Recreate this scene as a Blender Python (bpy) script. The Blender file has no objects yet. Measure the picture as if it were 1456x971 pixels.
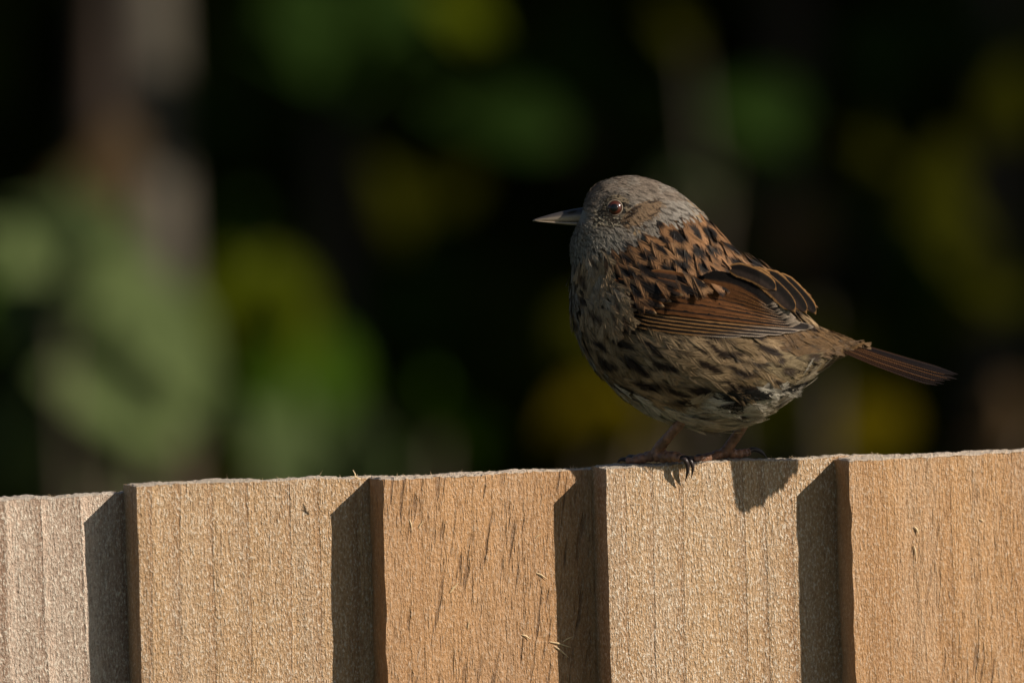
import bpy, bmesh, math, random
import numpy as np
from mathutils import Vector, Matrix

# ------------------------------------------------------------------ camera, sky, sun, exposure
R = math.radians
scene = bpy.context.scene
DIST = 4.396                      # camera to the bird, metres (500 mm lens)
PX = 4600.0                       # drawing units per metre at the bird
PITCH, ROLL = R(3.5), R(1.6)
FOCUS = np.array([0.0, 0.0, 1.545])
fwd = np.array([0, math.cos(PITCH), -math.sin(PITCH)])
r0 = np.array([1.0, 0, 0]); u0 = np.array([0, math.sin(PITCH), math.cos(PITCH)])
CR = r0 * math.cos(ROLL) - u0 * math.sin(ROLL)
CU = u0 * math.cos(ROLL) + r0 * math.sin(ROLL)
CB = -fwd
cam_loc = FOCUS - fwd * DIST
cd = bpy.data.cameras.new('camera'); cam = bpy.data.objects.new('camera', cd)
scene.collection.objects.link(cam); scene.camera = cam
m = Matrix.Identity(4)
for k in range(3):
    m[k][0], m[k][1], m[k][2], m[k][3] = CR[k], CU[k], CB[k], cam_loc[k]
cam.matrix_world = m
cd.lens = 500; cd.sensor_width = 36; cd.clip_end = 300
cd.dof.use_dof = True; cd.dof.focus_distance = DIST + 0.006; cd.dof.aperture_fstop = 9.5

SUN_AZ, SUN_EL = 64.0, 31.0       # degrees to the right of the camera's back, above horizon
world = bpy.data.worlds.new('World'); scene.world = world; world.use_nodes = True
wn = world.node_tree
sky = wn.nodes.new('ShaderNodeTexSky'); sky.sky_type = 'NISHITA'; sky.sun_disc = False
sky.sun_elevation = R(SUN_EL); sky.sun_rotation = R(180 - SUN_AZ)
wn.links.new(sky.outputs[0], wn.nodes['Background'].inputs[0])
wn.nodes['Background'].inputs[1].default_value = 0.05
sd = bpy.data.lights.new('sun', 'SUN'); sd.energy = 5.0; sd.angle = R(0.53); sd.color = (1.0, 0.91, 0.78)
sun = bpy.data.objects.new('sun', sd); scene.collection.objects.link(sun)
S = Vector((math.sin(R(SUN_AZ)) * math.cos(R(SUN_EL)), -math.cos(R(SUN_AZ)) * math.cos(R(SUN_EL)), math.sin(R(SUN_EL))))
sun.rotation_euler = S.to_track_quat('Z', 'Y').to_euler(); sun.location = (3, -3, 4)
vs = scene.view_settings
vs.view_transform = 'Standard'; vs.look = 'None'; vs.gamma = 1; vs.exposure = 0.12; vs.use_curve_mapping = False
scene.cycles.use_denoising = True
scene.cycles.max_bounces = 6

# ------------------------------------------------------------------ helpers
col = scene.collection
rng = np.random.default_rng(11)
random.seed(5)

def W3(p):
    """drawing units (x right, y down, w towards the viewer) -> world metres"""
    p = np.asarray(p, dtype=float).reshape(-1, 3)
    w = p[:, 2] / PX
    k = (DIST - w) / DIST
    u = (p[:, 0] - 728) / PX * k; v = (485.5 - p[:, 1]) / PX * k
    return FOCUS + u[:, None] * CR + v[:, None] * CU + w[:, None] * CB

def far_point(px, py, d):
    """a point of the garden at distance d (metres, along the view) behind the fence"""
    t = DIST + d
    u = (px - 728) / PX * t / DIST; v = (485.5 - py) / PX * t / DIST
    return cam_loc + fwd * t + CR * u + CU * v

def new_mesh(name, verts, faces, mat=None, parent=None, colors=None, smooth=False, uv=None, loc=None):
    me = bpy.data.meshes.new(name)
    verts = np.asarray(verts, dtype=np.float32)
    if isinstance(faces, np.ndarray):
        n, k = faces.shape
        me.vertices.add(len(verts)); me.vertices.foreach_set('co', verts.ravel())
        me.loops.add(n * k); me.loops.foreach_set('vertex_index', faces.astype(np.int32).ravel())
        me.polygons.add(n)
        me.polygons.foreach_set('loop_start', np.arange(0, n * k, k, dtype=np.int32))
        me.update(calc_edges=True)
    else:
        me.from_pydata(verts.tolist(), [], faces); me.update()
    if colors is not None:
        a = me.attributes.new('tint', 'FLOAT_COLOR', 'POINT')
        c = np.ones((len(verts), 4), dtype=np.float32); c[:, :3] = colors
        a.data.foreach_set('color', c.ravel())
    if uv is not None:
        a = me.attributes.new('vane', 'FLOAT_VECTOR', 'POINT')
        c = np.zeros((len(verts), 3), dtype=np.float32); c[:, :2] = uv
        a.data.foreach_set('vector', c.ravel())
    if smooth:
        me.polygons.foreach_set('use_smooth', np.ones(len(me.polygons), dtype=bool))
    if mat: me.materials.append(mat)
    o = bpy.data.objects.new(name, me); col.objects.link(o)
    if parent is not None: o.parent = parent
    return o

def empty(name, loc, label=None, cat=None, group=None):
    o = bpy.data.objects.new(name, None); col.objects.link(o)
    o.location = [float(x) for x in loc]; o.empty_display_size = 0.02
    if label: o['label'] = label; o['category'] = cat
    if group: o['group'] = group
    return o

class NT:
    def __init__(s, name):
        s.mat = bpy.data.materials.new(name); s.mat.use_nodes = True
        s.t = s.mat.node_tree; s.bsdf = s.t.nodes['Principled BSDF']
    def n(s, typ, ins=None, **props):
        nd = s.t.nodes.new(typ)
        for k, v in props.items(): setattr(nd, k, v)
        for k, v in (ins or {}).items():
            sk = nd.inputs[k]
            if hasattr(v, 'is_output') or isinstance(v, bpy.types.NodeSocket): s.t.links.new(v, sk)
            else: sk.default_value = v
        return nd
    def math(s, op, a, b=None, c=None, clamp=False):
        ins = {0: a}
        if b is not None: ins[1] = b
        if c is not None: ins[2] = c
        return s.n('ShaderNodeMath', ins, operation=op, use_clamp=clamp).outputs[0]
    def noise(s, vec, scale=1.0, detail=2.0, rough=0.5, dim='3D'):
        return s.n('ShaderNodeTexNoise', {'Vector': vec, 'Scale': scale, 'Detail': detail, 'Roughness': rough}, noise_dimensions=dim).outputs[0]
    def scale(s, vec, sc, off=(0, 0, 0), rot=(0, 0, 0)):
        return s.n('ShaderNodeMapping', {'Vector': vec, 'Scale': sc, 'Location': off, 'Rotation': rot}).outputs[0]
    def ramp(s, f, lo, hi):
        return s.n('ShaderNodeMapRange', {0: f, 1: lo, 2: hi, 3: 0.0, 4: 1.0}, clamp=True).outputs[0]
    def mix(s, f, a, b, mode='MIX'):
        nd = s.t.nodes.new('ShaderNodeMix'); nd.data_type = 'RGBA'; nd.blend_type = mode
        for idx, v in ((0, f), (6, a), (7, b)):
            if isinstance(v, bpy.types.NodeSocket): s.t.links.new(v, nd.inputs[idx])
            elif idx == 0: nd.inputs[0].default_value = v
            else: nd.inputs[idx].default_value = (*v, 1)
        return nd.outputs[2]
    def out(s, sock, name): s.t.links.new(sock, s.bsdf.inputs[name])
    def set(s, **kw):
        for k, v in kw.items(): s.bsdf.inputs[k.replace('_', ' ')].default_value = v

def plain(name, colr, rough=0.6, vary=0.25, sc=40.0, bump=0.0, spec=0.4):
    t = NT(name); co = t.n('ShaderNodeTexCoord').outputs['Object']
    f = t.noise(co, sc, 3.0)
    c = t.mix(t.ramp(f, 0.3, 0.7), tuple(x * (1 - vary) for x in colr), tuple(min(1, x * (1 + vary)) for x in colr))
    t.out(c, 'Base Color'); t.set(Roughness=rough); t.bsdf.inputs['Specular IOR Level'].default_value = spec
    if bump:
        b = t.n('ShaderNodeBump', {'Height': f, 'Strength': bump, 'Distance': 0.002}).outputs[0]; t.out(b, 'Normal')
    return t.mat

# ------------------------------------------------------------------ ground
lawn_mat = plain('lawn', (0.045, 0.06, 0.02), 0.9, 0.4, 3.0)
g = new_mesh('lawn', [(-150, -150, 0), (150, -150, 0), (150, 150, 0), (-150, 150, 0)], [(0, 1, 2, 3)], lawn_mat)
g['kind'] = 'structure'

# ------------------------------------------------------------------ fence
FYAW = R(9.0)
fence_x = np.array([math.cos(FYAW), math.sin(FYAW), 0]); fence_out = np.array([math.sin(FYAW), -math.cos(FYAW), 0])
corner = W3([(861, 664, 0)])[0]
fence = empty('closeboard_fence', (corner[0], corner[1], 0.0), 'new wooden fence of overlapping upright sawn boards with the bird on top', 'fence')
fence.rotation_euler = (0, 0, FYAW)

def lerp(a, b, t): return a + (b - a) * t

def vnoise(u, v, seed):
    """smooth value noise on arrays"""
    iu = np.floor(u).astype(int); iv = np.floor(v).astype(int)
    fu = u - iu; fv = v - iv; fu = fu * fu * (3 - 2 * fu); fv = fv * fv * (3 - 2 * fv)
    def h(a, b):
        n = (a * 374761393 + b * 668265263 + seed * 1442695041) & 0x7fffffff
        n = ((n ^ (n >> 13)) * 1274126177) & 0x7fffffff
        return ((n ^ (n >> 16)) & 0xffff) / 65535.0
    return lerp(lerp(h(iu, iv), h(iu + 1, iv), fu), lerp(h(iu, iv + 1), h(iu + 1, iv + 1), fu), fv)

def wood(name, early, late, ring_sc, ring_amt, fissure, fleck, grey, bend, seed, left_smooth=0.0, relief=1.0, pale=0.0):
    t = NT(name)
    co = t.n('ShaderNodeTexCoord').outputs['Object']
    co = t.scale(co, (1, 1, 1), (seed * 0.37, seed * 0.11, seed * 0.53))
    sx = t.n('ShaderNodeSeparateXYZ', {0: t.n('ShaderNodeTexCoord').outputs['Object']})
    # growth rings: uneven, slightly bent lines up the board
    wob = t.noise(t.scale(co, (9, 9, 5.0)), 1.0, 2.0)
    wob2 = t.noise(t.scale(co, (60, 60, 14)), 1.0, 2.0)
    u = t.math('ADD', t.math('ADD', sx.outputs[0], t.math('MULTIPLY', sx.outputs[1], 1.3)), t.math('MULTIPLY', wob, bend))
    u = t.math('ADD', u, t.math('MULTIPLY', wob2, 0.0016))
    uneven = t.noise(t.n('ShaderNodeCombineXYZ', {0: t.math('MULTIPLY', u, 45.0), 1: float(seed)}).outputs[0], 1.0, 2.0)
    ph = t.math('FRACT', t.math('ADD', t.math('MULTIPLY', u, ring_sc), t.math('MULTIPLY', uneven, 2.6)))
    ring = t.math('POWER', ph, 3.5)                                     # slow rise, sharp end: late wood
    ring = t.math('MULTIPLY', ring, t.ramp(ph, 1.0, 0.95))
    c = t.mix(t.math('MULTIPLY', ring, ring_amt), early, tuple(x * .72 for x in late))
    c = t.mix(t.math('MULTIPLY', t.ramp(ph, 0.22 + .3 * pale, 0.0), ring_amt * (.45 + .4 * pale)), c, tuple(min(1, x * (1.25 + .25 * pale)) for x in early))
    # broad tone drift and silvered weathering
    tone = t.noise(t.scale(co, (26, 26, 5)), 1.0, 3.0)
    c = t.mix(t.math('MULTIPLY', t.ramp(tone, 0.35, 0.75), 0.42), c, tuple(x * 0.62 for x in late))
    gr = t.noise(t.scale(co, (70, 70, 9), (3, 1, 7)), 1.0, 4.0, 0.65)
    c = t.mix(t.math('MULTIPLY', t.ramp(gr, 0.45, 0.8), grey), c, (0.52, 0.44, 0.36))
    # sawn fibres
    fib = t.noise(t.scale(co, (1900, 1900, 170)), 1.0, 3.0, 0.6)
    flk = t.noise(t.scale(co, (1900, 1900, 820), (5, 2, 1)), 1.0, 2.0, 0.75)
    c = t.mix(t.math('MULTIPLY', t.ramp(fib, 0.55, 0.25), 0.45), c, tuple(x * 0.45 for x in late))
    c = t.mix(t.math('MULTIPLY', t.ramp(flk, 0.52, 0.68), fleck), c, (0.95, 0.86, 0.72))
    c = t.mix(t.math('MULTIPLY', t.ramp(flk, 0.44, 0.30), 0.55), c, tuple(x * 0.4 for x in late))
    # torn, slanting fissures
    fc = t.scale(t.scale(co, (1, 1, 1), (0, 0, 0), (0, R(-9), 0)), (520, 520, 62), (1, 3, 2))
    fis = t.noise(fc, 1.0, 2.0, 0.55)
    clus = t.noise(t.scale(co, (55, 55, 20), (9, 3, 4)), 1.0, 2.0)
    fm = t.math('MULTIPLY', t.ramp(fis, 0.58, 0.68), t.math('ADD', t.ramp(clus, 0.40, 0.62), .22))
    fine = t.noise(t.scale(co, (1300, 1300, 120), (4, 4, 4)), 1.0, 1.0)
    fm = t.math('MAXIMUM', fm, t.math('MULTIPLY', t.ramp(fine, .62, .75), .45), clamp=True)
    fm = t.math('MULTIPLY', fm, fissure)
    if left_smooth:
        fm = t.math('MULTIPLY', fm, t.ramp(sx.outputs[0], left_smooth, left_smooth + 0.012))
    c = t.mix(t.math('MULTIPLY', fm, 0.62), c, (0.08, 0.035, 0.014))
    # faint cross saw marks
    saw = t.noise(t.scale(co, (60, 60, 700)), 1.0, 2.0)
    c = t.mix(t.math('MULTIPLY', t.ramp(saw, 0.62, 0.8), 0.3), c, tuple(x * 0.6 for x in late))
    # weathered end grain on the cut top, paled to paint in the sun on it
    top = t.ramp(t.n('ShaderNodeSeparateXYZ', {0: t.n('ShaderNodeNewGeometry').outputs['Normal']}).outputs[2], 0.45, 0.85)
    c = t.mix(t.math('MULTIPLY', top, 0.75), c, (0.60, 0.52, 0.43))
    t.out(c, 'Base Color')
    rr = t.math('ADD', t.math('MULTIPLY', flk, 0.35), 0.42); t.out(rr, 'Roughness')
    hgt = t.math('ADD', t.math('MULTIPLY', fib, 0.55), t.math('MULTIPLY', flk, 0.9))
    hgt = t.math('SUBTRACT', hgt, t.math('MULTIPLY', fm, 0.9))
    hgt = t.math('SUBTRACT', hgt, t.math('MULTIPLY', ring, 0.25))
    hgt = t.math('ADD', hgt, t.math('MULTIPLY', saw, 0.2))
    t.out(t.n('ShaderNodeBump', {'Height': hgt, 'Strength': 1.0, 'Distance': 0.0011 * relief}).outputs[0], 'Normal')
    t.bsdf.inputs['Specular IOR Level'].default_value = 0.45
    return t.mat

# board: start along the fence (drawing units), height offset, wood
PINK = dict(early=(0.62, 0.46, 0.35), late=(0.36, 0.185, 0.10))
TAN = dict(early=(0.58, 0.365, 0.19), late=(0.38, 0.18, 0.07))
ORANGE = dict(early=(0.52, 0.285, 0.125), late=(0.34, 0.155, 0.058))
woods = [
    wood('sawn_wood_pinkish', **PINK, ring_sc=66, ring_amt=0.95, fissure=0.1, fleck=0.8, grey=0.6, bend=0.03, seed=1, pale=1.0),
    wood('sawn_wood_golden', **TAN, ring_sc=72, ring_amt=0.62, fissure=0.1, fleck=0.6, grey=0.35, bend=0.012, seed=2),
    wood('sawn_wood_orange', **ORANGE, ring_sc=30, ring_amt=0.15, fissure=1.0, fleck=0.25, grey=0.15, bend=0.01, seed=3, relief=.55),
    wood('sawn_wood_pale', **TAN, ring_sc=66, ring_amt=0.62, fissure=0.08, fleck=0.75, grey=0.5, bend=0.010, seed=4),
    wood('sawn_wood_brown', early=(0.54, 0.30, 0.13), late=(0.37, 0.16, 0.055), ring_sc=34, ring_amt=0.25, fissure=0.85, fleck=0.3, grey=0.35, bend=0.01, seed=5, left_smooth=0.016, relief=.55),
]
DROP = 0.0132
boards = [(-1690, 0, 4, False), (-1345, -3, 2, False), (-1012, -14, 0, True), (-673, 0.8, 1, True), (-322, -5.0, 2, True),
          (0, 0.0, 3, True), (353, -3.5, 4, True), (700, 2, 1, False), (1045, -2, 2, False)]
HT = corner[2]
tilts = [0, 0, 0, -5.5, 1.0, -2.0, 0, 0, 0]
for bi, (bx, lift, kind, near) in enumerate(boards):
    nxt = boards[bi + 1][0] if bi + 1 < len(boards) else bx + 345
    wd = (nxt - bx) / PX; full = wd + 0.014
    slope = -DROP / wd
    N, J = (130, 9) if near else (24, 5)
    zs = np.concatenate([-np.linspace(0.0006, 0.085, 120 if near else 20) ** 1.0, -np.linspace(0.1, HT - 0.03, 10)])
    L0 = np.array([0.0, 0.0]); L1 = np.array([-0.0023, -0.0130])
    R0 = np.array([full, slope * full]); R1 = np.array([full, slope * full - 0.0035])
    fi = np.linspace(0, 1, N); fj = np.linspace(0, 1, J)
    front = L0 + (R0 - L0) * fi[:, None]; back = L1 + (R1 - L1) * fi[:, None]
    V = []; idx = {}
    def addv(p): V.append(p); return len(V) - 1
    sd_ = 17 * bi + 3
    topz = lift / PX
    TI = np.zeros((N, J), int)
    for i in range(N):
        for j in range(J):
            p = front[i] + (back[i] - front[i]) * fj[j]
            nz = (vnoise(np.array([p[0] * 900]), np.array([p[1] * 900]), sd_)[0] - 0.5) * 0.0007 + (vnoise(np.array([p[0] * 120]), np.array([p[1] * 60.0]), sd_ + 1)[0] - 0.5) * 0.0008
            nz += tilts[bi] / PX * p[0] / wd
            rim = -0.0004 if (j in (0, J - 1) or i in (0, N - 1)) else 0.0
            TI[i, j] = addv((p[0], -p[1], topz + nz + rim))
    F = []
    for i in range(N - 1):
        for j in range(J - 1):
            F.append((TI[i, j], TI[i + 1, j], TI[i + 1, j + 1], TI[i, j + 1]))
    per = [(i, 0) for i in range(N)] + [(N - 1, j) for j in range(1, J)] + [(i, J - 1) for i in range(N - 2, -1, -1)] + [(0, j) for j in range(J - 2, 0, -1)]
    prev = [TI[a, b] for a, b in per]
    pts = np.array([front[a] + (back[a] - front[a]) * fj[b] for a, b in per])
    isf = np.array([b == 0 for a, b in per]); isl = np.array([a == 0 for a, b in per])
    rough_edge = 1.8 if kind in (2, 4) else 0.7
    for z in zs:
        xx = pts[:, 0]; zz = np.full(len(per), z)
        rel = (vnoise(xx * 1400, zz * 160, sd_ + 2) - 0.5) * 0.0002 + (vnoise(xx * 260, zz * 30 + xx * 40, sd_ + 3) - 0.5) * 0.0004
        outn = np.where(isf, rel, 0)
        side = np.where(isl, (vnoise(pts[:, 1] * 700 + 5, zz * 170, sd_ + 4) - 0.5) * 0.0004 * rough_edge + (vnoise(zz * 60, zz * 0, sd_ + 5) - 0.5) * 0.00022 * rough_edge, 0)
        if not near: outn *= 0; side *= 0
        tl = tilts[bi] / PX * pts[:, 0] / wd * max(0.0, 1 + z / .09)
        cur = [addv((pts[k, 0] + side[k], -(pts[k, 1] + outn[k]), topz + z + tl[k])) for k in range(len(per))]
        n = len(per)
        for k in range(n):
            F.append((prev[k], cur[k], cur[(k + 1) % n], prev[(k + 1) % n]))
        prev = cur
    F.append(tuple(reversed(prev)))
    o = new_mesh('board', V, F, woods[kind], fence, smooth=False)
    o.location = (bx / PX, 0, HT)
    if near:
        o['label'] = ['', '', 'pinkish grey board with widely spaced ring lines', 'golden tan board with faint straight grain', 'orange brown board with dark torn fissures',
                      'pale speckled board under the bird', 'brown board with a smooth pale left strip'][bi]
    # fibres torn up along the sawn top and hairs on the face
    if near:
        fv, ff = [], []
        nf = 260 if kind in (2, 4) else 170
        for q in range(nf + 60):
            if q < nf:
                i = rng.random(); j = rng.random() ** 1.5
                p = L0 + (R0 - L0) * i; p = p + ((L1 + (R1 - L1) * i) - p) * j * 0.96
                a = np.array([p[0], -p[1], topz - 0.0007 + tilts[bi] / PX * p[0] / wd])
                d = np.array([rng.normal(0, .6), rng.normal(0, .5), 1.0]); ln = rng.uniform(0.0006, 0.0016) * (1.5 if rng.random() < .06 else 1)
                r = 0.00009
            else:
                i = rng.random() * (wd / full); z = -rng.random() * 0.065
                p = L0 + (R0 - L0) * i
                a = np.array([p[0], -p[1] + 0.0002, topz + z])
                d = np.array([rng.normal(0, .55), -0.22, rng.choice([-1, 1]) * 1.0]); ln = rng.uniform(0.0008, 0.0026)
                r = 0.00008
            d /= np.linalg.norm(d)
            sdv = np.cross(d, rng.normal(size=3)); sdv /= np.linalg.norm(sdv); s2 = np.cross(d, sdv)
            mid = a + d * ln * .5 + sdv * ln * rng.normal(0, .1); tip = a + d * ln + sdv * ln * rng.normal(0, .3)
            b0 = len(fv)
            for c0, rr in ((a, r), (mid, r * .8)):
                for ang in (0, 2.09, 4.19): fv.append(c0 + (sdv * math.cos(ang) + s2 * math.sin(ang)) * rr)
            fv.append(tip)
            for k in range(3):
                k2 = (k + 1) % 3
                ff.append((b0 + k, b0 + k2, b0 + 3 + k2, b0 + 3 + k)); ff.append((b0 + 3 + k, b0 + 3 + k2, b0 + 6))
        if 'fibre' not in bpy.data.materials: fibre_mat = plain('fibre', (0.55, 0.40, 0.24), 0.7, 0.3, 900.0)
        s = new_mesh('torn_fibres', fv, ff, fibre_mat, o); s['kind'] = 'stuff'

# splinters lying on the board faces (each one a sliver)
def on_face(px, py):
    """fence-local point on the board faces seen at drawing position"""
    lo = -300.0; hi = 300.0
    def gap(w):
        p = W3([(px, py, w)])[0] - np.array([corner[0], corner[1], 0])
        x = p @ fence_x; y = p @ fence_out
        for k in range(len(boards)):
            b0 = boards[k][0] / PX; b1 = boards[k + 1][0] / PX if k + 1 < len(boards) else b0 + .075
            if b0 <= x < b1: return y - (-(DROP) * (x - b0) / (b1 - b0)), np.array([x, -y, p[2]])
        return 0, np.array([x, -y, p[2]])
    for _ in range(60):
        mid = (lo + hi) / 2
        gv, q = gap(mid)
        if gv > 0: hi = mid
        else: lo = mid
    return q
def sliver(p0, p1, r, lift0=.0002, lift1=.0006):
    a = on_face(*p0) + np.array([0, -lift0, 0]); b = on_face(*p1) + np.array([0, -lift1, 0])
    d = b - a; s1 = np.cross(d, [0, 1, 0]); s1 /= np.linalg.norm(s1); s2 = np.array([0, 1.0, 0])
    v = []
    for c0, rr in ((a, r * .5), (a * .6 + b * .4 + s1 * r * .6, r), (b, r * .25)):
        v += [c0 + s1 * rr, c0 - s2 * rr * .5, c0 - s1 * rr, c0 + s2 * rr * .4]
    f = [(0, 1, 2, 3), (11, 10, 9, 8)]
    for q in (0, 4):
        for k in range(4): f.append((q + k, q + 4 + k, q + 4 + (k + 1) % 4, q + (k + 1) % 4))
    new_mesh('splinter', v, f, splinter_mat, fence, smooth=False)
splinter_mat = plain('splinter', (0.66, 0.47, 0.26), 0.6, 0.2, 500.0)
for p0, p1, r in [((762, 814), (778, 823), 1.6), ((742, 902), (754, 908), 1.5), ((782, 912), (812, 920), 1.5), ((788, 918), (808, 934), 1.4),
                  ((800, 912), (814, 904), 1.2), ((1300, 748), (1306, 760), 1.8), ((1299, 775), (1302, 793), 1.5), ((582, 738), (586, 756), 1.3),
                  ((595, 751), (602, 740), 1.1), ((665, 894), (668, 880), 1.2), ((762, 764 + 0), (770, 758), 1.1), ((1392, 738), (1399, 742), 1.1), ((640, 842), (652, 828), 1.6)]:
    sliver(p0, p1, r / PX)
for (px0, py0, px1, py1) in [(506, 681, 502, 668), (513, 681, 498, 677)]:
    # two long fibres standing on the top by the seam
    a = W3([(px0, py0, 60)])[0] - np.array([corner[0], corner[1], 0]); b = W3([(px1, py1, 62)])[0] - np.array([corner[0], corner[1], 0])
    a = np.array([a @ fence_x, -(a @ fence_out), a[2]]); b = np.array([b @ fence_x, -(b @ fence_out), b[2]])
    v = []
    for c0, rr in ((a, 1.0 / PX), (a * .5 + b * .5 + np.array([1.2, 0, .6]) / PX, .8 / PX), (b, .3 / PX)):
        v += [c0 + np.array([rr, 0, 0]), c0 + np.array([0, rr, rr]), c0 + np.array([-rr, -rr, 0])]
    f = [(0, 2, 1), (6, 7, 8)] + [(q + k, q + (k + 1) % 3, q + 3 + (k + 1) % 3, q + 3 + k) for q in (0, 3) for k in range(3)]
    new_mesh('splinter', v, f, splinter_mat, fence)
# back rails that carry the boards, and posts
rail_mat = plain('rail_wood', (0.34, 0.19, 0.09), 0.8, 0.25, 60.0, 0.3)
def box(name, c, h, mat, parent):
    v = [(c[0] + sx * h[0], c[1] + sy * h[1], c[2] + sz * h[2]) for sx in (-1, 1) for sy in (-1, 1) for sz in (-1, 1)]
    f = [(0, 1, 3, 2), (4, 6, 7, 5), (0, 4, 5, 1), (2, 3, 7, 6), (0, 2, 6, 4), (1, 5, 7, 3)]
    return new_mesh(name, v, f, mat, parent)
for z in (HT - 0.30, 0.3): box('rail', (-0.05, 0.0235 + 0.022, z), (0.36, 0.02, 0.035), rail_mat, fence)
for x in (-0.46, 0.36): box('post', (x, 0.0235 + 0.045, (HT - 0.05) / 2), (0.045, 0.0445, (HT - 0.05) / 2), rail_mat, fence)

# ------------------------------------------------------------------ the bird
chords = np.array([  # top x,y  bottom x,y  half width
    (829, 299, 827, 318, 7), (837, 277, 815, 337, 24), (855, 260, 812, 358, 38), (889, 251, 814, 383, 48), (928, 257, 813, 412, 55),
    (966, 276, 814, 442, 66), (1000, 305, 823, 478, 84), (1030, 339, 839, 512, 100), (1059, 372, 865, 543, 111), (1089, 399, 903, 575, 113),
    (1116, 419, 951, 596, 105), (1139, 442, 1007, 610, 92), (1156, 459, 1062, 602, 75), (1174, 469, 1110, 575, 57), (1194, 476, 1148, 541, 37),
    (1212, 483, 1181, 517, 20), (1224, 488, 1206, 503, 9)], float)
NS = len(chords)
def crom(s):
    s = np.clip(np.asarray(s, float), 0, NS - 1 - 1e-6); i = s.astype(int); f = (s - i)[..., None]
    g = lambda k: chords[np.clip(k, 0, NS - 1)]
    a, b, c, d = g(i - 1), g(i), g(i + 1), g(i + 2)
    return .5 * (2 * b + (c - a) * f + (2 * a - 5 * b + 4 * c - d) * f ** 2 + (3 * b - a - 3 * c + d) * f ** 3)
def axis_w(x):
    x = np.asarray(x, float)
    soft = 905 + np.logaddexp(0, (x - 905) / 22) * 22      # head turned level, body axis swings towards the viewer at the tail
    return -60 + .33 * (soft - 990)
def surf(s, th):
    c = crom(s); T = c[..., 0:2]; B = c[..., 2:4]; W = c[..., 4]
    C = (T + B) / 2; h = (T - B) / 2
    ct, st = np.cos(th), np.sin(th)
    xy = C + h * ct[..., None]
    w = axis_w(C[..., 0]) + W * np.sign(st) * np.abs(st) ** .92
    return np.concatenate([xy, w[..., None]], -1)

dun = empty('dunnock', W3([(990, 655, -60)])[0], 'small brown streaked bird with grey head perched on the fence', 'bird')
dun.rotation_euler = (0, 0, 0)
DL = np.array(dun.location)
def bpart(name, pts, faces, mat, parent=None, **k):
    """a part in drawing units, stored relative to the bird's base"""
    return new_mesh(name, W3(pts) - DL, faces, mat, dun if parent is None else parent, **k)

def feather_mat(name, rough=0.65, vane=False):
    t = NT(name)
    a = t.n('ShaderNodeAttribute', attribute_name='tint').outputs['Color']
    co = t.n('ShaderNodeTexCoord').outputs['Object']
    f = t.noise(co, 900.0, 2.0)
    c = t.mix(t.math('MULTIPLY', t.ramp(f, .35, .7), .35), a, t.mix(1.0, a, (.55, .55, .55), 'MULTIPLY'))
    if vane:
        uv = t.n('ShaderNodeAttribute', attribute_name='vane').outputs['Vector']
        sx = t.n('ShaderNodeSeparateXYZ', {0: uv})
        ph = t.math('SUBTRACT', t.math('MULTIPLY', sx.outputs[0], 1.0), t.math('MULTIPLY', t.math('ABSOLUTE', sx.outputs[1]), 1.6))
        wv = t.math('SINE', t.math('MULTIPLY', ph, 2.4))
        nz = t.noise(t.n('ShaderNodeCombineXYZ', {0: t.math('MULTIPLY', ph, .9), 1: t.math('MULTIPLY', sx.outputs[1], .12)}).outputs[0], 1.0, 2.0)
        c = t.mix(t.math('MULTIPLY', t.ramp(nz, .35, .7), .4), c, t.mix(1.0, c, (.5, .48, .46), 'MULTIPLY'))
        t.out(t.n('ShaderNodeBump', {'Height': t.math('ADD', wv, t.math('MULTIPLY', nz, 2.0)), 'Strength': .35, 'Distance': .0002}).outputs[0], 'Normal')
    t.out(c, 'Base Color'); t.set(Roughness=rough); t.bsdf.inputs['Specular IOR Level'].default_value = .06 if vane else .2
    t.bsdf.inputs['Sheen Weight'].default_value = .0
    return t.mat
plume_mat = feather_mat('plumage', .62)
vane_mat = feather_mat('flight_feather', .65, True)

# --- body: one continuous surface under the plumage
ns, nt_ = 110, 64
ss = np.linspace(0, NS - 1, ns); tt = np.linspace(0, 2 * np.pi, nt_, endpoint=False)
P = surf(np.repeat(ss[:, None], nt_, 1), np.repeat(tt[None, :], ns, 0))
Cc = P.mean(1, keepdims=True); Pin = Cc + (P - Cc) * .95
verts = list(Pin.reshape(-1, 3)); faces = []
for i in range(ns - 1):
    for j in range(nt_):
        j2 = (j + 1) % nt_
        faces.append((i * nt_ + j, i * nt_ + j2, (i + 1) * nt_ + j2, (i + 1) * nt_ + j))
verts.append(Pin[0].mean(0)); verts.append(Pin[-1].mean(0)); a0 = len(verts) - 2
for j in range(nt_):
    j2 = (j + 1) % nt_
    faces.append((a0, j2, j)); faces.append((a0 + 1, (ns - 1) * nt_ + j, (ns - 1) * nt_ + j2))

def inpoly(x, y, poly):
    poly = np.asarray(poly, float); c = np.zeros(np.shape(x), bool); j = len(poly) - 1
    for i in range(len(poly)):
        xi, yi = poly[i]; xj, yj = poly[j]
        c ^= ((yi > y) != (yj > y)) & (x < (xj - xi) * (y - yi) / (yj - yi + 1e-9) + xi); j = i
    return c
GREY = [(700, 200), (1015, 230), (1000, 294), (957, 308), (924, 320), (890, 340), (860, 351), (842, 357), (826, 368), (816, 388), (812, 440), (817, 478), (831, 512), (855, 545), (800, 600), (700, 400)]
EAR = [(890, 303), (903, 292), (922, 285), (941, 287), (938, 301), (920, 313), (900, 322), (886, 324), (882, 314)]
MANTLE = [(1020, 276), (985, 298), (927, 320), (868, 352), (868, 400), (905, 420), (960, 418), (1000, 412), (1060, 404), (1090, 425), (1140, 440), (1150, 400)]
SHOULDER = [(850, 352), (826, 372), (830, 420), (835, 450), (870, 470), (900, 455), (890, 420), (875, 400), (876, 360)]
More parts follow.
